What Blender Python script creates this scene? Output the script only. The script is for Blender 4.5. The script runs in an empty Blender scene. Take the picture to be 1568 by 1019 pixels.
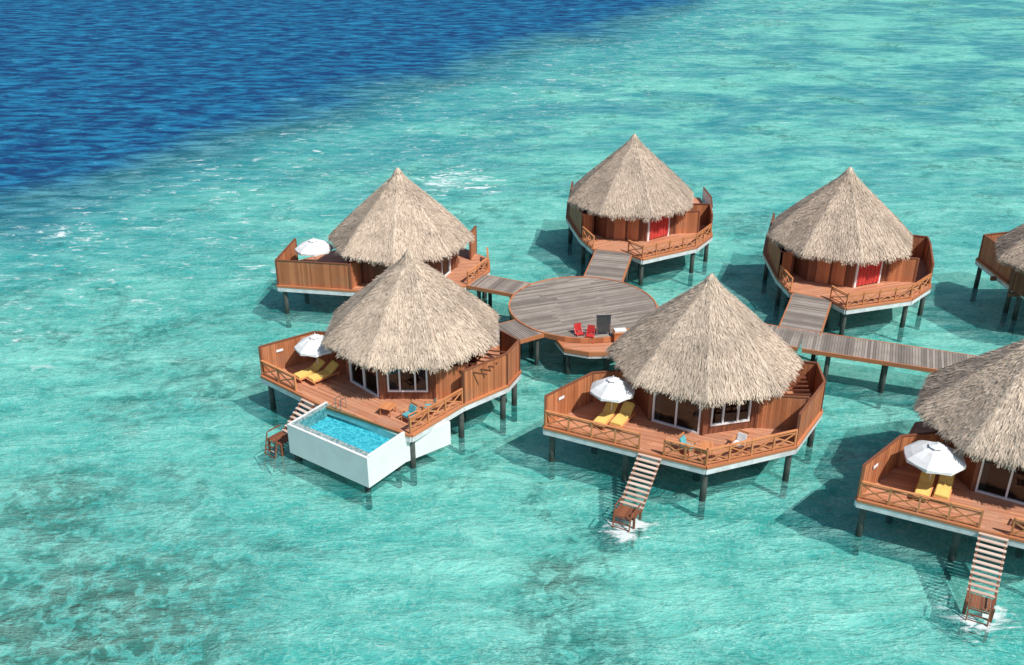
import bpy, math, random
from mathutils import Vector
random.seed(7)
R=math.radians
scene=bpy.context.scene
DZ=2.4      # deck height
BED=-1.2    # lagoon floor
# ------------------------------------------------------------------ node helpers
def mat_new(name):
    m=bpy.data.materials.new(name); m.use_nodes=True
    nt=m.node_tree; nt.nodes.clear()
    out=nt.nodes.new('ShaderNodeOutputMaterial')
    return m,nt,out
def N(nt,t,**kw):
    n=nt.nodes.new(t)
    for k,v in kw.items():
        if k.startswith('i_'):
            key=k[2:]
            key=int(key) if key.isdigit() else key.replace('_',' ')
            n.inputs[key].default_value=v
        else: setattr(n,k,v)
    return n
def L(nt,a,b): nt.links.new(a,b)
def M(nt,op,a,b=None,clamp=False):
    n=nt.nodes.new('ShaderNodeMath'); n.operation=op; n.use_clamp=clamp
    for i,v in enumerate((a,b)):
        if v is None: continue
        if isinstance(v,(int,float)): n.inputs[i].default_value=v
        else: nt.links.new(v,n.inputs[i])
    return n.outputs[0]
def MIX(nt,f,a,b):
    n=nt.nodes.new('ShaderNodeMix'); n.data_type='RGBA'
    for i,v in ((0,f),(6,a),(7,b)):
        if isinstance(v,(int,float)): n.inputs[i].default_value=v
        elif isinstance(v,tuple): n.inputs[i].default_value=(v[0],v[1],v[2],1)
        else: nt.links.new(v,n.inputs[i])
    return n.outputs[2]
def MAPR(nt,v,a,b,c=0.,d=1.,smooth=True):
    n=nt.nodes.new('ShaderNodeMapRange'); n.interpolation_type='SMOOTHSTEP' if smooth else 'LINEAR'
    nt.links.new(v,n.inputs[0])
    for i,x in enumerate((a,b,c,d)): n.inputs[i+1].default_value=x
    return n.outputs[0]
def NOISE(nt,vec,scale,detail=3,rough=.5,dist=0.,sc=None,rot=0.,loc=(0,0,0)):
    if sc is not None or rot or loc!=(0,0,0):
        mp=nt.nodes.new('ShaderNodeMapping')
        mp.inputs['Rotation'].default_value=(0,0,rot)
        mp.inputs['Location'].default_value=loc
        if sc: mp.inputs['Scale'].default_value=sc
        nt.links.new(vec,mp.inputs[0]); vec=mp.outputs[0]
    n=nt.nodes.new('ShaderNodeTexNoise')
    n.inputs['Scale'].default_value=scale; n.inputs['Detail'].default_value=detail
    n.inputs['Roughness'].default_value=rough; n.inputs['Distortion'].default_value=dist
    nt.links.new(vec,n.inputs['Vector'])
    return n.outputs[0]
def wood(name,c1,c2,rough=.65,weather=None):
    m,nt,out=mat_new(name)
    b=N(nt,'ShaderNodeBsdfPrincipled',i_Roughness=rough)
    g=N(nt,'ShaderNodeNewGeometry'); tc=N(nt,'ShaderNodeTexCoord')
    n1=NOISE(nt,tc.outputs['Object'],.9,4,.6)
    n2=NOISE(nt,tc.outputs['Object'],9,3,.6)
    f=M(nt,'ADD',M(nt,'MULTIPLY',g.outputs['Random Per Island'],.60),M(nt,'MULTIPLY',M(nt,'ADD',n1,M(nt,'MULTIPLY',n2,.5)),.42),True)
    f=MAPR(nt,f,.15,.95,0,1,False)
    c=MIX(nt,f,c1,c2)
    if weather: c=MIX(nt,MAPR(nt,NOISE(nt,g.outputs['Position'],.5,5,.7),.45,.7,0,.55),c,weather)
    L(nt,c,b.inputs['Base Color'])
    L(nt,b.outputs[0],out.inputs[0]); return m
def plain(name,c,rough=.6,var=.12,scale=2.5,metal=0.):
    m,nt,out=mat_new(name)
    b=N(nt,'ShaderNodeBsdfPrincipled',i_Roughness=rough,i_Metallic=metal)
    tc=N(nt,'ShaderNodeTexCoord')
    n=NOISE(nt,tc.outputs['Object'],scale,4,.65)
    dk=tuple(x*(1-var*2) for x in c)
    L(nt,MIX(nt,MAPR(nt,n,.3,.65),dk,c),b.inputs['Base Color'])
    L(nt,b.outputs[0],out.inputs[0]); return m

WOOD=wood('teak_cladding',(.31,.095,.034),(.60,.225,.095),weather=(.37,.19,.11))
WOODD=wood('dark_timber',(.12,.040,.020),(.27,.095,.045))
DECK=wood('teak_deck',(.40,.145,.075),(.66,.31,.175),weather=(.48,.29,.20))
GREY=wood('weathered_boardwalk',(.115,.095,.08),(.40,.345,.295),.8,weather=(.21,.17,.14))
RAIL=wood('railing_timber',(.48,.165,.055),(.70,.29,.12))
STEP=wood('stair_treads',(.46,.31,.23),(.74,.59,.50))
WHITE=plain('white_paint',(.82,.81,.79),.6,.05,.8)
WHITEB=plain('white_beam',(.76,.77,.77),.6,.14,1.5)
FRAME=plain('window_frame_white',(.82,.82,.82),.4,.02)
CURT=plain('curtain_white',(.78,.79,.79),.9,.08,4)
REDC=plain('curtain_red',(.66,.06,.05),.8,.15,4)
YEL=plain('yellow_cushion',(.84,.60,.17),.85,.06,3)
TEALC=plain('teal_cushion',(.12,.45,.50),.85,.1,3)
CANVAS=plain('umbrella_canvas',(.80,.80,.79),.9,.05,2)
REDP=plain('red_paint',(.6,.04,.04),.5,.1)
DARK=plain('dark_panel',(.07,.08,.085),.3,.1)
STEEL=plain('steel',(.55,.55,.55),.3,.1,3,1.)
ORANGE=plain('orange_box',(.62,.22,.08),.5,.15)
def pile_mat():
    m,nt,out=mat_new('weathered_pile')
    b=N(nt,'ShaderNodeBsdfPrincipled',i_Roughness=.85)
    g=N(nt,'ShaderNodeNewGeometry'); s=N(nt,'ShaderNodeSeparateXYZ'); L(nt,g.outputs['Position'],s.inputs[0])
    n=NOISE(nt,g.outputs['Position'],3,4,.6)
    z=M(nt,'ADD',s.outputs[2],M(nt,'MULTIPLY',n,.8))
    c=MIX(nt,MAPR(nt,z,.6,1.5),(.022,.038,.032),(.095,.10,.09))
    c=MIX(nt,MAPR(nt,n,.45,.65,0,.5),c,(.05,.045,.038))
    L(nt,c,b.inputs['Base Color']); L(nt,b.outputs[0],out.inputs[0]); return m
PILE=pile_mat()
def thatch_mat():
    m,nt,out=mat_new('palm_thatch')
    b=N(nt,'ShaderNodeBsdfDiffuse')
    g=N(nt,'ShaderNodeNewGeometry'); oi=N(nt,'ShaderNodeObjectInfo')
    n1=NOISE(nt,g.outputs['Position'],.5,5,.70)
    n2=NOISE(nt,g.outputs['Position'],.16,2,.5)
    c=MIX(nt,g.outputs['Random Per Island'],(.47,.36,.27),(.86,.715,.57))
    c=MIX(nt,MAPR(nt,n1,.42,.66,.0,.65),c,(.40,.32,.25))
    c=MIX(nt,M(nt,'MULTIPLY',MAPR(nt,n2,.45,.65),M(nt,'MULTIPLY',oi.outputs['Random'],.4)),c,(.39,.32,.26))
    L(nt,c,b.inputs['Color']); L(nt,b.outputs[0],out.inputs[0]); return m
THATCH=thatch_mat()
def glass_mat():
    m,nt,out=mat_new('window_glass')
    t=N(nt,'ShaderNodeBsdfTransparent'); t.inputs[0].default_value=(.42,.48,.50,1)
    gl=N(nt,'ShaderNodeBsdfGlossy',i_Roughness=.03)
    f=N(nt,'ShaderNodeFresnel',i_IOR=1.6); mx=N(nt,'ShaderNodeMixShader')
    L(nt,f.outputs[0],mx.inputs[0]); L(nt,t.outputs[0],mx.inputs[1]); L(nt,gl.outputs[0],mx.inputs[2])
    L(nt,mx.outputs[0],out.inputs[0]); return m
GLASS=glass_mat()

# ------------------------------------------------------------------ mesh builder
class MB:
    def __init__(s): s.v=[]; s.f=[]
    def prism(s,poly,z0,z1):
        n=len(poly); b=len(s.v)
        s.v+=[(x,y,z0) for x,y in poly]+[(x,y,z1) for x,y in poly]
        s.f.append(tuple(b+i for i in reversed(range(n)))); s.f.append(tuple(b+n+i for i in range(n)))
        for i in range(n):
            j=(i+1)%n; s.f.append((b+i,b+j,b+n+j,b+n+i))
    def box(s,c,size,rot=0.):
        ca,sa=math.cos(rot),math.sin(rot); hx,hy,hz=size[0]/2,size[1]/2,size[2]/2
        s.prism([(c[0]+x*ca-y*sa,c[1]+x*sa+y*ca) for x,y in ((-hx,-hy),(hx,-hy),(hx,hy),(-hx,hy))],c[2]-hz,c[2]+hz)
    def beam(s,a,b,w,h,up=Vector((0,0,1))):
        a=Vector(a);b=Vector(b);d=b-a
        if d.length<1e-5:return
        d.normalize(); sd=d.cross(up)
        if sd.length<1e-3: sd=Vector((1,0,0))
        sd.normalize(); u=sd.cross(d); k=len(s.v)
        for p in (a,b):
            for x,y in ((-1,-1),(1,-1),(1,1),(-1,1)):
                s.v.append(tuple(p+sd*(x*w/2)+u*(y*h/2)))
        s.f+= [(k+3,k+2,k+1,k),(k+4,k+5,k+6,k+7)]+[(k+i,k+(i+1)%4,k+4+(i+1)%4,k+4+i) for i in range(4)]
    def cyl(s,a,b,r0,r1=None,n=10):
        r1=r0 if r1 is None else r1
        a=Vector(a);b=Vector(b);d=(b-a).normalized()
        sd=d.cross(Vector((0,0,1)))
        if sd.length<1e-3: sd=Vector((1,0,0))
        sd.normalize();u=sd.cross(d);k=len(s.v)
        for p,r in ((a,r0),(b,r1)):
            for i in range(n):
                t=2*math.pi*i/n; s.v.append(tuple(p+sd*(r*math.cos(t))+u*(r*math.sin(t))))
        s.f.append(tuple(k+i for i in reversed(range(n)))); s.f.append(tuple(k+n+i for i in range(n)))
        s.f+=[(k+i,k+(i+1)%n,k+n+(i+1)%n,k+n+i) for i in range(n)]
    def planks(s,poly,ang,w,z,th=.035,gap=.012,jit=.004):
        ca,sa=math.cos(ang),math.sin(ang)
        P=[(x*ca+y*sa,-x*sa+y*ca) for x,y in poly]
        y=min(p[1] for p in P)+w/2; ymax=max(p[1] for p in P)
        while y<ymax:
            xs=[]
            for i in range(len(P)):
                (x0,y0),(x1,y1)=P[i],P[(i+1)%len(P)]
                if (y0<=y)!=(y1<=y): xs.append(x0+(x1-x0)*(y-y0)/(y1-y0))
            xs.sort()
            for a,b in zip(xs[::2],xs[1::2]):
                cuts=[a]; 
                while b-cuts[-1]>4.2: cuts.append(cuts[-1]+random.uniform(2.2,3.8))
                cuts.append(b)
                for p,q in zip(cuts,cuts[1:]):
                    cx,cy=(p+q)/2,y
                    s.box((cx*ca-cy*sa,cx*sa+cy*ca,z-th/2+random.uniform(-jit,jit)),(q-p-.006,w-gap,th),ang)
            y+=w
    def boards(s,a,b,z0,z1,bw=.15,th=.05,gap=.01):
        a=Vector(a);b=Vector(b);d=b-a;n=max(1,round(d.length/bw));w=d.length/n;ang=math.atan2(d.y,d.x)
        for i in range(n):
            p=a+d*((i+.5)/n)
            s.box((p.x,p.y,(z0+z1)/2),(w-gap,th+(.016 if i%2 else 0),z1-z0),ang)
        p=(a+b)/2
        s.box((p.x,p.y,(z0+z1)/2),(d.length-.02,th*.5,z1-z0-.01),ang)
    def obj(s,name,mat,parent=None,loc=(0,0,0),rot=0.):
        me=bpy.data.meshes.new(name); me.from_pydata(s.v,[],s.f); me.update()
        me.materials.append(mat)
        o=bpy.data.objects.new(name,me); scene.collection.objects.link(o)
        o.parent=parent; o.location=loc; o.rotation_euler=(0,0,rot); return o
def empty(name,loc,rot=0.):
    o=bpy.data.objects.new(name,None); scene.collection.objects.link(o); o.location=loc; o.rotation_euler=(0,0,rot); o.empty_display_size=.5; return o

# ------------------------------------------------------------------ thatched roof (shared meshes)
PROF=[(0.02,10.38),(.26,9.98),(.8,9.36),(2.4,7.93),(4.0,6.48),(5.0,5.52),(5.42,5.08)]
def octv(r,z,i,off=0):
    t=R(-90+45*i+off); return Vector((r*math.cos(t),r*math.sin(t),z))
def prof(t):
    r=t*5.42
    for (r0,z0),(r1,z1) in zip(PROF,PROF[1:]):
        if r<=r1 or r1==5.42:
            k=max(0,(r-r0)/(r1-r0)); return r,z0+(z1-z0)*k
def build_roof_mesh(seed):
    rnd=random.Random(seed)
    v=[];f=[]
    rings=PROF+[(5.36,4.80),(5.0,4.86),(3.9,5.75)]
    for r,z in rings:
        for i in range(8): v.append(tuple(octv(r,z,i)))
    for k in range(len(rings)-1):
        for i in range(8):
            j=(i+1)%8; f.append((k*8+i,(k+1)*8+i,(k+1)*8+j,k*8+j))
    def strand(p,d,nrm,ln,w,lift,droop=0.):
        sd=d.cross(nrm).normalized(); q=p+d*ln+nrm*lift+Vector((0,0,-droop))
        k=len(v); v.extend([tuple(p-sd*w/2),tuple(p+sd*w/2),tuple(q+sd*w*.3),tuple(q-sd*w*.3)]); f.append((k,k+1,k+2,k+3))
    for n in range(25000):
        t=math.sqrt(rnd.random()); i=rnd.randrange(8); s=rnd.random()
        r,z=prof(t); a=octv(r,z,i);b=octv(r,z,i+1); p=a.lerp(b,s)
        r2,z2=prof(min(1,t+.02)); r1,z1=prof(max(0,t-.02))
        q=octv(r2,z2,i).lerp(octv(r2,z2,i+1),s); q0=octv(r1,z1,i).lerp(octv(r1,z1,i+1),s)
        d=(q-q0).normalized(); tan=(b-a)
        tan=tan.normalized() if tan.length>1e-4 else Vector((1,0,0))
        nrm=tan.cross(d); 
        if nrm.z<0:nrm=-nrm
        d2=(d+tan*rnd.gauss(0,.17)).normalized()
        ln=rnd.uniform(.22,.6)*(0.6+.4*t)
        ln=min(ln,max(.12,(1.03-t)*5.42/max(.3,abs(Vector((d.x,d.y)).length))*1.0+rnd.uniform(0,.12)))
        lift=rnd.uniform(.01,.07) if rnd.random()<.92 else rnd.uniform(.08,.17)
        strand(p+nrm*.015,d2,nrm,ln,rnd.uniform(.02,.055),lift)
    for n in range(7000):
        i=rnd.randrange(8); s=rnd.random(); a=octv(5.42,5.08,i);b=octv(5.42,5.08,i+1); p=a.lerp(b,s)
        out=Vector((a.x+b.x,a.y+b.y,0)).normalized(); tan=(b-a).normalized()
        p=p-out*rnd.uniform(.0,.22)+Vector((0,0,rnd.uniform(-.10,.12)))
        d=(out*rnd.uniform(.05,1.2)+Vector((0,0,-1))+tan*rnd.gauss(0,.32)).normalized()
        clump=.11*math.sin(i*3.1+s*19)+.09*math.sin(i+s*47)
        strand(p,d,out,max(.1,rnd.uniform(.18,.50)+clump),rnd.uniform(.02,.055),0)
    for n in range(1800):
        i=rnd.randrange(8); t=math.sqrt(rnd.random()); r,z=prof(t); r2,z2=prof(min(1,t+.03)); r1,z1=prof(max(0,t-.03))
        d=(octv(r2,z2,i)-octv(r1,z1,i)).normalized(); tan=Vector((-d.y,d.x,0)).normalized(); nrm=tan.cross(d)
        if nrm.z<0:nrm=-nrm
        side=rnd.choice((-1,1))
        d2=(d+tan*side*rnd.uniform(.1,.5)-nrm*.12).normalized()
        strand(octv(r,z,i)+nrm*.07,d2,nrm,rnd.uniform(.2,.45),rnd.uniform(.025,.05),0)
    for n in range(320):
        t=rnd.uniform(0,2*math.pi); o=Vector((math.cos(t),math.sin(t),0))
        strand(Vector((0,0,10.36))+o*.05,(o*rnd.uniform(.3,.8)+Vector((0,0,-1))).normalized(),o,rnd.uniform(.3,.7),.04,.04)
    me=bpy.data.meshes.new('thatch_roof'); me.from_pydata(v,[],f); me.update(); me.materials.append(THATCH); return me
ROOFS=[build_roof_mesh(1),build_roof_mesh(2)]

# ------------------------------------------------------------------ villa parts
RW=4.15; ZT=5.75
def hv(i): t=R(-90+45*i); return Vector((RW*math.cos(t),RW*math.sin(t)))
def hut(par,kinds,k=0,front=False):
    """octagonal room; kinds: face index -> 'door','win','red','whitedoor','panel'"""
    wall=MB();fr=MB();gl=MB();cu=MB();rc=MB();post=MB();inn=MB();lt=MB()
    for i in range(8):
        a,b=hv(i-1),hv(i); kind=kinds.get(i-1,'plain'); d=b-a; Ln=d.length; u=d/Ln; n=Vector((u.y,-u.x)); ang=math.atan2(u.y,u.x)
        post.box((a.x,a.y,(DZ+ZT)/2),(.2,.2,ZT-DZ),ang+R(22))
        op={'door':(.22,Ln-.22,0.05,2.15),'win':(.45,Ln-.45,.55,2.05),'whitedoor':(.6,2.0,.05,2.15)}.get(kind)
        P=lambda t: a+u*t
        if op is None:
            wall.boards(P(0.1),P(Ln-.1),DZ,ZT)
            if kind=='panel':
                for q in (.55,1.65):
                    lt.boards(P(q)+n*.07,P(q+.95)+n*.07,DZ+.02,DZ+2.1,.32,.05)
                    post.beam((*(P(q)+n*.12),DZ+.95),(*(P(q)+n*.12),DZ+1.2),.03,.03)
            if kind=='red':
                for q in (.2,Ln-.75):
                    c=P(q)+n*.08; fr.box((c.x,c.y,DZ+1.25),(.20,.10,2.5),ang)
                c=P(1.3)+n*.05; fr.box((c.x,c.y,DZ+2.45),(2.4,.09,.12),ang)
                for q in range(12):
                    c=P(.42+q*.17)+n*(.10+(.03 if q%2 else 0)); rc.box((c.x,c.y,DZ+1.25),(.165,.05,2.3),ang)
            continue
        u0,u1,z0,z1=op
        wall.boards(P(.1),P(u0),DZ,ZT); wall.boards(P(u1),P(Ln-.1),DZ,ZT); wall.boards(P(u0),P(u1),DZ+z1,ZT)
        if z0>.1: wall.boards(P(u0),P(u1),DZ,DZ+z0)
        F=.10
        npan=3 if kind=='win' else (2 if kind=='door' else 1)
        zc=DZ+(z0+z1)/2
        for q in range(npan+1):
            t=u0+(u1-u0)*q/npan
            if kind=='win' and q in (1,2): t=u0+(u1-u0)*(.3 if q==1 else .7)
            c=P(t)+n*.03; fr.box((c.x,c.y,zc),(F,.11,z1-z0),ang)
        for zz in (z0,z1):
            c=P((u0+u1)/2)+n*.03; fr.box((c.x,c.y,DZ+zz),(u1-u0+F+.004,.116,F),ang)
        c=P((u0+u1)/2)-n*.02; gl.box((c.x,c.y,zc),(u1-u0-.02,.01,z1-z0-.02),ang)
        spans=[(u0+.06,u0+.5),(u1-.5,u1-.06)]
        if kind=='door': spans=[(u0+.06,u0+.35),(u1-.3,u1-.06)]
        if kind=='whitedoor': spans=[(u0+.05,u1-.05)]
        for s0,s1 in spans:
            m=max(2,int((s1-s0)/.09))
            for q in range(m):
                t=s0+(s1-s0)*(q+.5)/m; c=P(t)-n*(.10+(.035 if q%2 else 0))
                cu.box((c.x,c.y,zc),((s1-s0)/m+.01,.03,z1-z0),ang)
    inn.prism([tuple(hv(i)*.93) for i in range(8)],DZ+.01,DZ+.03)
    inn.box((0.3,1.0,DZ+.35),(2.0,2.1,.5))
    cu.box((0.3,1.0,DZ+.66),(1.9,2.0,.14))
    wall.obj('cladding_walls',WOODD,par); post.obj('corner_posts',WOODD,par); inn.obj('room_floor',DECK,par); cu.obj('curtains_and_bed',CURT,par)
    for b_,nm,mt in ((fr,'window_frames',FRAME),(gl,'glass_panes',GLASS),(rc,'red_curtains',REDC),(lt,'door_panels',WOOD)):
        if b_.v: b_.obj(nm,mt,par)
    ro=bpy.data.objects.new('thatched_roof',ROOFS[k%2]); scene.collection.objects.link(ro); ro.parent=par; ro.rotation_euler=(0,0,R(45*(k%8)))
    if front: ro.scale=(1,1,.95); ro.location=(0,0,.53)
def rail(mb,a,b,z=DZ,h=1.0,bay=1.35):
    a=Vector(a);b=Vector(b);d=b-a;n=max(1,round(d.length/bay))
    for i in range(n+1):
        p=a+d*(i/n); mb.box((p.x,p.y,z+h/2+.02),(.10,.10,h+.06),math.atan2(d.y,d.x))
    mb.beam((*a,z+h),(*b,z+h),.14,.06); mb.beam((*a,z+.13),(*b,z+.13),.05,.07); mb.beam((*a,z+h-.16),(*b,z+h-.16),.045,.06)
    for i in range(n):
        p=a+d*((i+.04)/n);q=a+d*((i+.96)/n)
        mb.beam((*p,z+.17),(*q,z+h-.2),.04,.07); mb.beam((*p,z+h-.2),(*q,z+.17),.036,.07)
def deck(par,poly,ang=0.,extra=()):
    pl=MB();pl.planks(poly,ang,.16,DZ); pl.obj('deck_boards',DECK,par)
    sl=MB();sl.prism(poly,DZ-.16,DZ-.045)
    n=len(poly)
    sl.obj('deck_frame',WOODD,par)
    fb=MB();rim=MB()
    cx=sum(p[0] for p in poly)/n;cy=sum(p[1] for p in poly)/n
    for i in range(n):
        a=Vector(poly[i]);b=Vector(poly[(i+1)%n]);u=(b-a).normalized();nn=Vector((u.y,-u.x))
        if nn.dot(a-Vector((cx,cy)))<0: nn=-nn
        a2=a+nn*.04;b2=b+nn*.04
        fb.beam((*a2,DZ-.32),(*b2,DZ-.32),.12,.32)
        rim.beam((*(a+nn*.05),DZ-.07),(*(b+nn*.05),DZ-.07),.15,.16)
    fb.obj('white_fascia_beams',WHITEB,par); rim.obj('deck_rim',WOOD,par)
    pi=MB();pts=[]
    for i in range(n):
        a=Vector(poly[i]);b=Vector(poly[(i+1)%n]);m=max(1,round((b-a).length/4.0))
        for q in range(m): pts.append(a.lerp(b,q/m))
    C=Vector((cx,cy)); allp=[]
    for p in pts: allp.append(C+(p-C)*.95)
    for q in range(0,8,2): allp.append(hv(q)*.8)
    allp+= [Vector(e) for e in extra]
    for p in allp: pi.cyl((p.x,p.y,BED-.3),(p.x,p.y,DZ-.17),.19,.17,12)
    pi.obj('support_piles',PILE,par)
    gb=MB()
    for y in (-3,0,3): gb.beam((-4.2,y,DZ-.34),(4.2,y,DZ-.34),.2,.3)
    gb.obj('under_beams',WOODD,par)
def pwall(mb,cap,pts,h=1.9,z=DZ):
    for a,b in zip(pts,pts[1:]):
        mb.boards(a,b,z-.10,z+h,.14,.05); cap.beam((*a,z+h+.03),(*b,z+h+.03),.13,.06)
    for p in pts: cap.box((p[0],p[1],z+h/2-.02),(.14,.14,h+.1))

def umbrella(loc,r=1.4,rot=0.):
    par=empty('patio_umbrella',loc,rot)
    m=MB();v=m.v;n=8;top=2.55
    v.append((0,0,top))
    for ri,(q,z) in enumerate(((.45,top-.17),(.8,top-.42),(1.,top-.62),(1.005,top-.80))):
        for i in range(n*2):
            t=math.pi*i/n; sc=1. if i%2==0 else .945; zz=z+(0 if i%2==0 else -.035+(.09 if ri==3 else 0))
            v.append((r*q*sc*math.cos(t),r*q*sc*math.sin(t),zz))
    k=n*2
    for i in range(k):
        j=(i+1)%k; m.f.append((0,1+i,1+j))
        for q in range(3): m.f.append((1+q*k+i,1+(q+1)*k+i,1+(q+1)*k+j,1+q*k+j))
    b=len(v); v.append((0,0,top+.12))
    for i in range(n): t=2*math.pi*i/n; v.append((r*.27*math.cos(t),r*.27*math.sin(t),top-.02))
    for i in range(n): m.f.append((b,b+1+i,b+1+(i+1)%n))
    m.obj('canopy',CANVAS,par)
    p=MB(); p.cyl((0,0,0),(0,0,top+.22),.035,.03,8); p.cyl((0,0,0),(0,0,.1),.3,.26,16)
    for i in range(n): t=2*math.pi*i/n; p.beam((0,0,top-.1),(r*.97*math.cos(t),r*.97*math.sin(t),top-.66),.02,.02)
    p.obj('pole_and_ribs',FRAME,par)
def lounger(loc,rot):
    par=empty('sun_lounger',loc,rot)
    c=MB(); c.box((0,-.35,.38),(.66,1.25,.11)); c.beam((0,.27,.38),(0,.92,.78),.66,.11); c.box((0,-.35+.0,.445),(.60,1.18,.03)); c.beam((0,.66,.70),(0,.90,.85),.5,.10)
    c.obj('cushion',YEL,par)
    f=MB()
    for x in (-.36,.36):
        f.beam((x,-1.02,.28),(x,.95,.28),.06,.08)
        for y in (-.9,.8): f.box((x,y,.14),(.06,.06,.28))
    for q in range(12): f.box((0,-1.0+q*.17,.30),(.68,.08,.03))
    f.beam((0,.6,.3),(0,.8,.66),.6,.04)
    f.obj('frame',RAIL,par)
def armchair(loc,rot,cm=None):
    par=empty('patio_armchair',loc,rot)
    f=MB()
    for x in (-.32,.32):
        for y in (-.3,.3): f.box((x,y,.3),(.055,.055,.6))
        f.beam((x,-.36,.62),(x,.36,.62),.08,.04)
    f.box((0,0,.30),(.6,.6,.05)); 
    for q in range(5): f.beam((-.24+q*.12,.28,.32),(-.24+q*.12,.42,.95),.06,.03)
    f.beam((-.33,.42,.95),(.33,.42,.95),.05,.07)
    f.obj('frame',RAIL,par)
    c=MB(); c.box((0,-.02,.38),(.56,.56,.11)); c.beam((0,.22,.45),(0,.35,.85),.5,.10); c.obj('cushion',cm or CURT,par)
def table(loc,rot=0,s=.7):
    par=empty('patio_table',loc,rot); f=MB()
    for q in range(6): f.box((-s/2+s/12+q*s/6,0,.5),(s/6-.012,s,.035))
    for x in (-1,1):
        f.box((x*s*.4,0,.465),(.05,s*.9,.03))
        for y in (-1,1): f.box((x*s*.4,y*s*.4,.23),(.05,.05,.44))
    f.obj('table_top_and_legs',RAIL,par)
def to_w(o,h,p,z=DZ):
    a=R(-h); return (o[0]+p[0]*math.cos(a)-p[1]*math.sin(a),o[1]+p[0]*math.sin(a)+p[1]*math.cos(a),z)
def stairs(par,a,b,z0,z1,w=1.3,n=11):
    a=Vector(a);b=Vector(b);d=(b-a);u=d.normalized();sd=Vector((-u.y,u.x));ang=math.atan2(u.y,u.x)
    t=MB();s=MB()
    for i in range(n):
        p=a+d*((i+.5)/n); z=z0+(z1-z0)*((i+.6)/n)
        t.box((p.x,p.y,z),(d.length/n*.80,w,.05),ang)
    for q in (-1,1):
        e=sd*(q*(w/2-.08)); s.beam((a.x+e.x,a.y+e.y,z0-.16),(b.x+e.x,b.y+e.y,z1-.14),.08,.2)
    t.obj('stair_treads',STEP,par); s.obj('stair_stringers',WOODD,par)
    l=MB(); c=b+u*.45
    l.planks([tuple(c+u*x+sd*y) for x,y in ((-.45,-.62),(.55,-.62),(.55,.62),(-.45,.62))],ang,.15,z1)
    for x in (-.4,.5):
        for y in (-.56,.56):
            p=c+u*x+sd*y; l.box((p.x,p.y,-.3),(.11,.11,2.1 if x>0 else 1.6),ang)
    for y in (-.56,.56):
        p=c+u*.5+sd*y;q=c-u*.4+sd*y; l.beam((*p,z1+.45),(*q,z1+.45),.06,.06)
    e=c+u*.62
    for k in range(5):
        p=e+u*(.1*k)+sd*.45;q=e+u*(.1*k)-sd*.45; l.beam((*p,z1-.05-.25*k),(*q,z1-.05-.25*k),.06,.05)
    for y in (-.45,.45):
        p=e+sd*y;q=e+u*.5+sd*y; l.beam((*p,z1+.5),(*q,-.8),.06,.06)
    l.obj('landing_and_ladder',WOODD,par)

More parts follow.
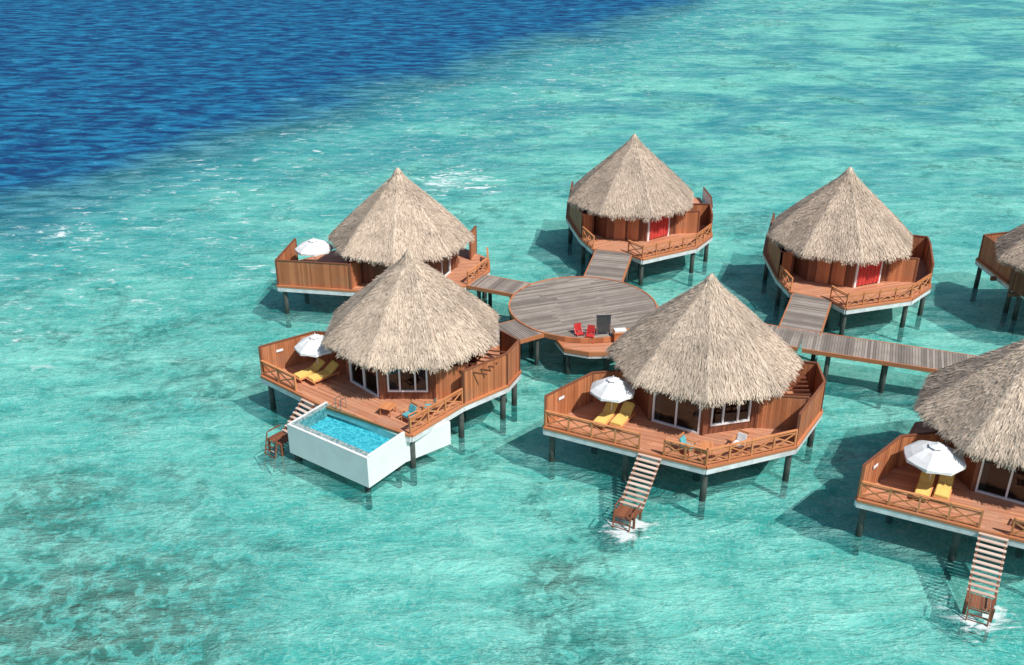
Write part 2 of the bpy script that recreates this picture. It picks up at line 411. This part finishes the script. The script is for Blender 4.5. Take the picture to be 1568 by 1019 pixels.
def front_villa(o,h,k,pool=False,ur=1.3):
    par=empty('overwater_bungalow',(o[0],o[1],0),R(-h))
    if not pool:
        poly=[(-8.8,-4.5),(.1,-7.3),(5.0,-4.6),(6.9,-.6),(6.8,1.7),(4.6,4.2),(0,5.0),(-4.2,3.4),(-6.4,-1.3)]
    else:
        poly=[(-8.3,-4.5),(-2.9,-6.1),(3.5,-7.0),(4.7,-2.8),(6.2,.3),(6.2,2.2),(4.6,4.2),(0,5.0),(-4.2,3.4),(-6.4,-1.3)]
    deck(par,poly,R(-14))
    hut(par,{-1:'door',0:'win',1:'panel'},k,True)
    w=MB();cap=MB();r=MB();L0=Vector(poly[0])
    pwall(w,cap,[(L0.x+.05,L0.y+.08),(-6.35,-1.35),(-3.9,-.6)])
    if not pool:
        F=Vector((.1,-7.25));e=(F-L0).normalized()
        s1=L0+e*5.6;s2=L0+e*7.0
        rail(r,L0+e*.08+Vector((.02,.05)),s1); rail(r,s2,F); rail(r,F,(4.95,-4.6))
        pwall(w,cap,[(5.0,-4.5),(6.85,-.6),(6.75,1.7),(5.0,1.9)])
        pwall(w,cap,[(2.98,-3.0),(5.65,-2.9)],2.1)
        mid=(s1+s2)/2; dn=Vector((-.36,-1)).normalized()
        stairs(par,tuple(mid+dn*.1),tuple(mid+dn*2.7),DZ-.05,.55)
    else:
        rail(r,(-8.25,-4.45),(-5.2,-5.35)); rail(r,(3.45,-6.95),(4.65,-2.85))
        pwall(w,cap,[(4.7,-2.75),(6.15,.3),(6.15,2.2),(4.6,3.0)],2.1)
        pwall(w,cap,[(2.98,-3.0),(4.55,-1.9)],2.1)
        stairs(par,(-3.95,-5.85),(-4.45,-7.6),DZ-.05,.8,1.1,8)
    for q in range(7): cap.beam((4.2,-2.2+q*.5,DZ+1.8),(5.9,-2.0+q*.5,DZ+1.8),.05,.09)
    cap.beam((4.6,-2.2,DZ+1.73),(4.6,1.4,DZ+1.73),.07,.08)
    w.obj('privacy_walls',WOOD,par); cap.obj('wall_caps',WOODD,par); r.obj('cross_railings',RAIL,par)
    umbrella(to_w(o,h,(-5.1,-3.1) if not pool else (-5.2,-2.9)),ur,R(10))
    for x in (0,.95): lounger(to_w(o,h,(-5.4+x,-3.5+.05*x)),R(-h-22))
    if not pool:
        armchair(to_w(o,h,(-.9,-6.1)),R(-h+60),TEALC); armchair(to_w(o,h,(1.9,-5.4)),R(-h-30),CURT); table(to_w(o,h,(.15,-6.0)),R(-h))
    else:
        armchair(to_w(o,h,(2.7,-5.7)),R(-h-20),TEALC); armchair(to_w(o,h,(3.4,-4.5)),R(-h-70),TEALC); table(to_w(o,h,(1.2,-5.5)),R(-h),.8)
    nb=MB(); d=(Vector((-6.35,-1.35))-L0).normalized(); p=L0+d*1.3+Vector((d.y,-d.x))*.08
    nb.box((p.x,p.y,DZ+1.35),(.45,.03,.16),math.atan2(d.y,d.x)); nb.obj('number_plate',FRAME,par)
    return par
OB,OC,OG=(-6.1,54.3),(11.15,50.6),(26.65,43.75)
front_villa(OC,8,0); front_villa(OG,8,3,ur=1.5)
front_villa(OB,23,5,pool=True)

def pool(o,h):
    c=to_w(o,h,(-.15,-7.95),0); par=empty('swimming_pool',c,R(-h-12))
    W_,D_=6.1,3.1; w=MB()
    zb,zt=.55,2.5
    w.prism([(-W_/2,-D_/2),(W_/2,-D_/2),(W_/2,D_/2),(-W_/2,D_/2)],zb,1.2)
    w.prism([(-W_/2,-D_/2),(W_/2,-D_/2),(W_/2,-D_/2+.15),(-W_/2,-D_/2+.15)],1.2,zt-.05)
    w.prism([(-W_/2,-D_/2+.15),(-W_/2+.15,-D_/2+.15),(-W_/2+.15,D_/2),(-W_/2,D_/2)],1.2,zt-.05)
    w.prism([(W_/2-.15,-D_/2+.15),(W_/2,-D_/2+.15),(W_/2,D_/2),(W_/2-.15,D_/2)],1.2,zt+.02)
    w.prism([(W_/2-.15,D_/2),(W_/2+.02,D_/2),(W_/2+.9,D_/2+2.9),(W_/2+.73,D_/2+2.9)],zb,2.06)
    w.prism([(-W_/2+.15,D_/2-.12),(W_/2-.15,D_/2-.12),(W_/2-.15,D_/2),(-W_/2+.15,D_/2)],1.2,2.2)
    w.obj('pool_shell',WHITE,par)
    m,nt,out=mat_new('pool_mosaic'); b=N(nt,'ShaderNodeBsdfPrincipled',i_Roughness=.3); tc=N(nt,'ShaderNodeTexCoord')
    vo=N(nt,'ShaderNodeTexVoronoi',i_Scale=9.); L(nt,tc.outputs['Object'],vo.inputs[0])
    s=N(nt,'ShaderNodeSeparateColor'); L(nt,vo.outputs['Color'],s.inputs[0])
    L(nt,MIX(nt,s.outputs[0],(.04,.38,.48),(.28,.76,.80)),b.inputs['Base Color']); L(nt,b.outputs[0],out.inputs[0])
    t=MB(); t.prism([(-W_/2+.15,-D_/2+.15),(W_/2-.15,-D_/2+.15),(W_/2-.15,D_/2-.12),(-W_/2+.15,D_/2-.12)],1.2,1.72)
    t.obj('pool_floor',m,par)
    m2,nt,out=mat_new('rim_mosaic'); b=N(nt,'ShaderNodeBsdfPrincipled',i_Roughness=.5); tc=N(nt,'ShaderNodeTexCoord')
    vo=N(nt,'ShaderNodeTexVoronoi',i_Scale=9.); L(nt,tc.outputs['Object'],vo.inputs[0]); s=N(nt,'ShaderNodeSeparateColor'); L(nt,vo.outputs['Color'],s.inputs[0])
    L(nt,MIX(nt,s.outputs[0],(.08,.22,.24),(.44,.50,.46)),b.inputs['Base Color']); L(nt,b.outputs[0],out.inputs[0])
    q=MB(); q.prism([(-W_/2+.152,-D_/2+.152),(W_/2-.152,-D_/2+.152),(W_/2-.152,-D_/2+.5),(-W_/2+.152,-D_/2+.5)],1.72,2.44)
    q.prism([(-W_/2+.152,-D_/2+.5),(-W_/2+.4,-D_/2+.5),(-W_/2+.4,D_/2-.12),(-W_/2+.152,D_/2-.12)],1.72,2.44)
    q.obj('mosaic_ledge',m2,par)
    m3,nt,out=mat_new('pool_water'); tr=N(nt,'ShaderNodeBsdfTransparent'); tr.inputs[0].default_value=(.60,.92,.97,1)
    g=N(nt,'ShaderNodeBsdfGlossy',i_Roughness=.04); fr=N(nt,'ShaderNodeFresnel',i_IOR=1.33); tc=N(nt,'ShaderNodeTexCoord')
    bp=N(nt,'ShaderNodeBump',i_Strength=.6,i_Distance=.08); L(nt,NOISE(nt,tc.outputs['Object'],4,2),bp.inputs['Height'])
    L(nt,bp.outputs[0],g.inputs['Normal']);L(nt,bp.outputs[0],fr.inputs['Normal']); mx=N(nt,'ShaderNodeMixShader')
    L(nt,fr.outputs[0],mx.inputs[0]);L(nt,tr.outputs[0],mx.inputs[1]);L(nt,g.outputs[0],mx.inputs[2]);L(nt,mx.outputs[0],out.inputs[0])
    pw=MB(); pw.v=[(-W_/2+.41,-D_/2+.51,2.41),(W_/2-.151,-D_/2+.51,2.41),(W_/2-.151,D_/2-.121,2.41),(-W_/2+.41,D_/2-.121,2.41)]; pw.f=[(0,1,2,3)]; pw.obj('pool_water',m3,par)
    pi=MB()
    for x in (-2.7,2.6):
        for y in (-1.2,1.3): pi.cyl((x,y,BED-.3),(x,y,.56),.17,.17,12)
    pi.obj('pool_piles',PILE,par)
    hd=MB()
    for x in (-2.0,-1.6):
        hd.cyl((x,1.75,2.4),(x,1.75,3.1),.02); hd.cyl((x,1.75,3.1),(x,1.3,3.1),.02); hd.cyl((x,1.3,3.1),(x,1.3,1.8),.02)
    hd.obj('pool_handrail',STEEL,par)
pool(OB,23)

def back_villa(o,rot,k,parapet=False):
    par=empty('overwater_bungalow',(o[0],o[1],0),R(rot))
    poly=[(-5.0,-2.2),(-4.7,-4.9),(-2.2,-6.3),(-1.5,-7.8),(3.7,-6.2),(5.9,-4.0),(7.3,.2),(8.6,5.5),(4,7.6),(-3.6,7.0),(-4.8,3.)]
    deck(par,poly,R(20))
    hut(par,{-1:'panel',0:'red',1:'plain'},k)
    w=MB();cap=MB();r=MB();wh=MB()
    rail(r,(-2.15,-6.25),(-1.45,-7.7)); rail(r,(-1.45,-7.7),(3.65,-6.15)); 
    pwall(w,cap,[(3.0,-3.0),(5.0,-3.2)],1.9)
    rail(r,(3.65,-6.15),(5.8,-4.0))
    if parapet:
        pwall(w,cap,[(5.85,-3.9),(6.7,-1.4),(5.2,-1.0)],1.8)
        pts=[(6.75,-1.35),(7.6,.2),(8.5,2.6),(8.9,5.4)]
        for a,b in zip(pts,pts[1:]): wh.boards(a,b,DZ-.35,DZ+1.0,.5,.10,.001)
        for a,b in zip(pts,pts[1:]): cap.beam((*a,DZ+1.03),(*b,DZ+1.03),.14,.06)
    else:
        pwall(w,cap,[(5.85,-3.9),(7.2,.2),(7.5,1.6),(5.8,2.2)],1.8)
    pwall(w,cap,[(-4.9,-2.2),(-4.6,3.0),(-3.4,6.6)],2.0)
    pwall(w,cap,[(-4.9,-2.2),(-3.9,-1.9)],2.0)
    rail(r,(-4.65,-4.8),(-4.9,-2.4))
    w.obj('privacy_walls',WOOD,par); cap.obj('wall_caps',WOODD,par); r.obj('cross_railings',RAIL,par)
    if wh.v: wh.obj('white_parapet',WHITE,par)
OE,OD=(25.2,71.1),(10.2,80.6)
back_villa(OE,0,1); back_villa(OD,12,4,True)
def right_villa(o):
    par=empty('overwater_bungalow',(o[0],o[1],0),0)
    poly=[(-3.9,6.3),(-3.6,1.4),(-2.4,-4.0),(1,-6.5),(6,-4),(7,2),(4,6.5)]
    deck(par,poly,R(40)); hut(par,{},6)
    w=MB();cap=MB(); pwall(w,cap,[(-1,7.0),(-3.8,6.2),(-3.5,1.5)],2.0)
    w.obj('privacy_walls',WOOD,par); cap.obj('wall_caps',WOODD,par)
right_villa((40.9,66.4))
OA=(-8.5,70.9)
def left_villa(o):
    par=empty('overwater_bungalow',(o[0],o[1],0),0)
    poly=[(-9.0,-3.5),(-3.4,-4.4),(2.6,-4.6),(5.2,-3.4),(6.7,-.6),(6.6,1.6),(4,4.5),(-4,5),(-8.4,1.2)]
    deck(par,poly,R(10)); hut(par,{-1:'plain',0:'plain',1:'whitedoor'},2)
    w=MB();cap=MB();r=MB()
    pwall(w,cap,[(-8.4,1.0),(-8.95,-3.45),(-3.4,-4.3),(-2.8,-3.2)],1.95)
    rail(r,(5.2,-3.4),(6.65,-.6)); rail(r,(6.65,-.6),(6.55,1.5)); pwall(w,cap,[(5.2,1.5),(5.6,3.2)],2.2)
    w.obj('privacy_walls',WOOD,par); cap.obj('wall_caps',WOODD,par); r.obj('cross_railings',RAIL,par)
    umbrella((o[0]-6.6,o[1]-.8,DZ),1.45,.2)
    lounger((o[0]-6.6,o[1]-1.8,DZ),R(150)); lounger((o[0]-5.6,o[1]-1.8,DZ),R(150))
left_villa(OA)

# ------------------------------------------------------------------ walkways and plaza
def walkway(a,b,w,name='boardwalk'):
    a=Vector(a);b=Vector(b);d=b-a;Ln=d.length;ang=math.atan2(d.y,d.x)
    par=empty(name,(a.x,a.y,0),ang)
    p=MB(); n=int(Ln/.17)
    for i in range(n): p.box((Ln*(i+.5)/n,random.uniform(-.02,.02),DZ-.02+random.uniform(-.006,.006)),(Ln/n-.018,w+random.uniform(-.03,.03),.04))
    p.obj('boards',GREY,par)
    s=MB(); s.beam((.2,0,DZ-.12),(Ln-.2,0,DZ-.12),w*.9,.12); s.obj('joists',WOODD,par)
    e=MB()
    for y in (-1,1): e.beam((.1,y*(w/2+.03),DZ-.13),(Ln-.1,y*(w/2+.03),DZ-.13),.09,.28)
    e.obj('edge_beams',WOOD,par)
    pi=MB();m=max(1,round(Ln/4))
    for i in range(m+1):
        x=Ln*(i+.5)/(m+1)
        for y in (-.8,.8): pi.cyl((x,y*w/2,BED-.3),(x,y*w/2,DZ-.2),.15,.15,10)
        pi.box((x,0,DZ-.38),(.25,w*.9,.3))
    pi.obj('piles',PILE,par)
walkway((9.3,62.6),(19.3,58.35),2.7); walkway((19.31,58.35),(36.,52.1),2.8)
walkway((19.3,59.3),(21.9,65.4),2.7); walkway((6.7,67.8),(8.35,74.6),2.9)
walkway((1.6,66.3),(-3.3,68.6),2.3); walkway((2.2,60.9),(-2.2,58.2),2.8)
par=empty('round_plaza_deck',(5.05,63.6,0))
circ=[(5.25*math.cos(2*math.pi*i/64),5.25*math.sin(2*math.pi*i/64)) for i in range(64)]
m=MB();m.planks(circ,R(20),.18,DZ+.03,gap=.02,jit=.006); m.obj('boards',GREY,par)
m=MB();m.prism([(x*.99,y*.99) for x,y in circ],DZ-.3,DZ-.01); m.obj('frame',WOODD,par)
m=MB()
for i in range(64):
    a,b=circ[i],circ[(i+1)%64]; m.beam((a[0],a[1],DZ-.1),(b[0],b[1],DZ-.1),.12,.34)
m.obj('curved_rim',WOOD,par)
m=MB()
for i in range(10):
    t=2*math.pi*i/10; m.cyl((4.6*math.cos(t),4.6*math.sin(t),BED-.3),(4.6*math.cos(t),4.6*math.sin(t),DZ-.2),.17)
m.obj('piles',PILE,par)
zj=DZ-.3
par=empty('arrival_jetty',(6.2,58.5,0),R(4))
jp=[(-3.2,.9),(-2.8,-.7),(-1.3,-1.4),(1.3,-1.5),(2.9,-.9),(3.5,1.0)]
m=MB();m.planks(jp,R(0),.16,zj); m.obj('boards',DECK,par)
m=MB()
for i in range(5): a,b=jp[i],jp[i+1]; m.beam((a[0],a[1],zj-.12),(b[0],b[1],zj-.12),.14,.3)
m.obj('rim',WOOD,par)
m=MB()
for i in range(5): a,b=jp[i],jp[i+1]; m.beam((a[0],a[1],zj-.36),(b[0],b[1],zj-.36),.10,.16)
m.obj('white_beam',WHITEB,par)
m=MB()
for x,y in ((-2.5,-.4),(0,-1.2),(2.5,-.5)): m.cyl((x,y,BED-.3),(x,y,zj-.1),.15)
m.obj('piles',PILE,par)
def redchair(loc,rot):
    par=empty('red_deck_chair',loc,rot);m=MB()
    for x in (-.25,.25):
        m.beam((x,-.3,0),(x,.3,.75),.05,.05); m.beam((x,.3,0),(x,-.3,.5),.05,.05)
    m.box((0,0,.45),(.5,.45,.05)); m.beam((0,.28,.5),(0,.36,1.05),.5,.05); m.obj('frame_and_seat',REDP,par)
redchair((4.5,58.9,zj),R(20)); redchair((5.2,58.6,zj),R(-15))
par=empty('notice_board',(6.1,59.0,zj),R(5)); m=MB(); m.box((0,0,1.1),(.95,.08,1.2)); m.obj('panel',DARK,par)
m=MB()
for x in (-.44,.44): m.box((x,0,.55),(.07,.09,1.1))
m.box((0,0,1.73),(1.02,.1,.06)); m.obj('posts',STEEL,par)
par=empty('storage_chest',(7.3,58.7,zj),R(8)); m=MB(); m.box((0,0,.35),(1.1,.6,.62)); m.box((0,0,.70),(1.18,.68,.08)); m.obj('chest',ORANGE,par)
m=MB(); m.box((-.1,0,.80),(.8,.5,.1)); m.obj('cushion',CURT,par)
table((8.5,58.7,zj),0,.6)

# ------------------------------------------------------------------ sea
def sea_d(nt,P,det=4):
    s=N(nt,'ShaderNodeSeparateXYZ'); L(nt,P,s.inputs[0])
    wob=NOISE(nt,P,.03,det,.68)
    d=M(nt,'ADD',M(nt,'MULTIPLY',s.outputs[0],-.842),M(nt,'MULTIPLY',s.outputs[1],.54))
    d=M(nt,'ADD',d,M(nt,'MULTIPLY',wob,34.))
    return M(nt,'ADD',d,-98.2-17.+8.),s
def blob(nt,P,x,y,z,r0,r1,k=1.):
    dv=N(nt,'ShaderNodeVectorMath',operation='DISTANCE'); L(nt,P,dv.inputs[0]); dv.inputs[1].default_value=(x,y,z)
    return MAPR(nt,dv.outputs['Value'],r0,r1,k,0)
def seabed_mat():
    m,nt,out=mat_new('lagoon_seabed'); g=N(nt,'ShaderNodeNewGeometry'); P=g.outputs['Position']
    b=N(nt,'ShaderNodeBsdfDiffuse')
    d,s=sea_d(nt,P)
    n1=NOISE(nt,P,.07,9,.72,.5,sc=(.7,1.3,1),rot=R(-22))
    n3=NOISE(nt,P,1.1,5,.72,.6)
    caustic=M(nt,'ABSOLUTE',M(nt,'SUBTRACT',NOISE(nt,P,1.35,3,.55,1.4,loc=(5,9,0)),.5))
    c=MIX(nt,MAPR(nt,n1,.36,.64),(.13,.55,.50),(.44,.84,.73))
    c=MIX(nt,MAPR(nt,n3,.45,.66,0,.6),c,(.07,.41,.38))
    c=MIX(nt,MAPR(nt,caustic,.0,.045,.65,0),c,(.78,.96,.84))  # bright web of focused sunlight (caustics) painted into the bed colour
    r1=NOISE(nt,P,.085,6,.72,.8,loc=(13,4,0))
    rf=M(nt,'MULTIPLY',MAPR(nt,r1,.49,.62),MAPR(nt,n3,.38,.56))
    c=MIX(nt,M(nt,'MULTIPLY',rf,.85),c,(.08,.19,.155))
    cm=blob(nt,P,-20,34.0,BED,3.,12.); cm2=blob(nt,P,-26,45,BED,1.,6.,.8); cm3=blob(nt,P,2.5,38.8,BED,.5,3.4,.85); cm4=blob(nt,P,-17,60,BED,.5,7.,.5)
    cm=M(nt,'MAXIMUM',M(nt,'MAXIMUM',cm,cm2),M(nt,'MAXIMUM',cm3,cm4))
    c=MIX(nt,M(nt,'MULTIPLY',cm,MAPR(nt,n3,.43,.55,.15,1.)),c,(.11,.105,.055))
    fr=M(nt,'MULTIPLY',MAPR(nt,s.outputs[1],60,140),MAPR(nt,n1,.42,.56,.9,.0))
    c=MIX(nt,fr,c,(.05,.28,.40))
    c=MIX(nt,MAPR(nt,d,-26,2,0,.7),c,(.02,.38,.46))
    c=MIX(nt,MAPR(nt,d,-8,12),c,(.004,.13,.32))
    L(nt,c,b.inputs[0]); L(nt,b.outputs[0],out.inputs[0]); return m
def water_mat():
    m,nt,out=mat_new('sea_water'); g=N(nt,'ShaderNodeNewGeometry'); P=g.outputs['Position']
    d,s=sea_d(nt,P,3)
    deep=MAPR(nt,d,-9,12)
    w1=NOISE(nt,P,.50,5,.70,.4,sc=(.45,1.2,1),rot=R(10))
    bp=N(nt,'ShaderNodeBump',i_Strength=1.,i_Distance=1.4); L(nt,w1,bp.inputs['Height'])
    tr=N(nt,'ShaderNodeBsdfTransparent'); L(nt,MIX(nt,deep,(.80,.975,.96),(.55,.85,.95)),tr.inputs[0])
    df=N(nt,'ShaderNodeBsdfDiffuse'); L(nt,bp.outputs[0],df.inputs['Normal'])
    lag=MIX(nt,MAPR(nt,w1,.38,.64),(.035,.41,.39),(.30,.77,.70)); dp=MIX(nt,MAPR(nt,w1,.40,.64),(.001,.05,.19),(.014,.27,.50))
    L(nt,MIX(nt,deep,lag,dp),df.inputs[0])
    mx=N(nt,'ShaderNodeMixShader'); L(nt,MAPR(nt,deep,0,1,.34,.85),mx.inputs[0]); L(nt,tr.outputs[0],mx.inputs[1]); L(nt,df.outputs[0],mx.inputs[2])
    gl=N(nt,'ShaderNodeBsdfGlossy',i_Roughness=.22); L(nt,bp.outputs[0],gl.inputs['Normal'])
    fr=N(nt,'ShaderNodeFresnel',i_IOR=1.33); L(nt,bp.outputs[0],fr.inputs['Normal'])
    m2=N(nt,'ShaderNodeMixShader'); L(nt,M(nt,'MULTIPLY',M(nt,'MINIMUM',fr.outputs[0],.4),.5),m2.inputs[0]); L(nt,mx.outputs[0],m2.inputs[1]); L(nt,gl.outputs[0],m2.inputs[2])
    fn=NOISE(nt,P,1.0,6,.72,1.,sc=(.5,1.3,1),rot=R(-10))
    tot=None
    for q in ((6.0,41.3,0,.3,2.0,1.),(21.6,34.4,0,.3,2.6,1.),(-5.9,101.,0,1.,8.,.8),(-40,84,0,1.,7.,.5),(-13.6,48.6,0,.2,1.,.6),(-21,75,0,1.,6.,.3)):
        q=blob(nt,P,*q); tot=q if tot is None else M(nt,'MAXIMUM',tot,q)
    band=M(nt,'MULTIPLY',MAPR(nt,d,-45,-20,0,.20),MAPR(nt,d,-5,8,1,0))
    tot=M(nt,'MAXIMUM',tot,band)
    foam=M(nt,'MULTIPLY',MAPR(nt,M(nt,'ADD',fn,M(nt,'MULTIPLY',tot,.15)),.59,.72,0,.8),MAPR(nt,tot,0,.25))
    caps=MAPR(nt,M(nt,'ADD',M(nt,'MULTIPLY',w1,.6),M(nt,'MULTIPLY',fn,.4)),.615,.70,0,.6)
    foam=M(nt,'MAXIMUM',foam,caps)
    fd=N(nt,'ShaderNodeBsdfDiffuse'); fd.inputs[0].default_value=(.8,.85,.85,1)
    m3=N(nt,'ShaderNodeMixShader'); L(nt,foam,m3.inputs[0]); L(nt,m2.outputs[0],m3.inputs[1]); L(nt,fd.outputs[0],m3.inputs[2])
    L(nt,m3.outputs[0],out.inputs[0]); return m
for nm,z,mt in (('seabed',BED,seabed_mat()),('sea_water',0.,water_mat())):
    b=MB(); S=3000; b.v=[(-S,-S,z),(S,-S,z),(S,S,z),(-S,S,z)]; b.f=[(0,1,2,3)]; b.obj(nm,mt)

# ------------------------------------------------------------------ light, sky, camera
el,az=R(53),R(-44)
S=Vector((math.cos(el)*math.cos(az),math.cos(el)*math.sin(az),math.sin(el)))
sl=bpy.data.lights.new('sun','SUN'); sl.energy=4.6; sl.angle=R(.5); sl.color=(1,.965,.91)
so=bpy.data.objects.new('sun',sl); scene.collection.objects.link(so); so.rotation_euler=(-S).to_track_quat('-Z','Y').to_euler(); so.location=(30,-20,60)
w=bpy.data.worlds.new('World'); scene.world=w; w.use_nodes=True; nt=w.node_tree
bg=nt.nodes['Background']; sk=nt.nodes.new('ShaderNodeTexSky'); sk.sky_type='NISHITA'; sk.sun_disc=False
sk.sun_elevation=el; sk.sun_rotation=math.atan2(S.x,S.y); L(nt,sk.outputs[0],bg.inputs[0]); bg.inputs[1].default_value=.095
cam=bpy.data.cameras.new('camera'); co=bpy.data.objects.new('camera',cam); scene.collection.objects.link(co)
co.location=(0,0,31.6); co.rotation_euler=(R(90-26.2),0,0); cam.lens=36*1504/1568; cam.sensor_width=36; cam.clip_end=6000
scene.camera=co
scene.view_settings.view_transform='Standard'; scene.view_settings.look='None'; scene.view_settings.exposure=0
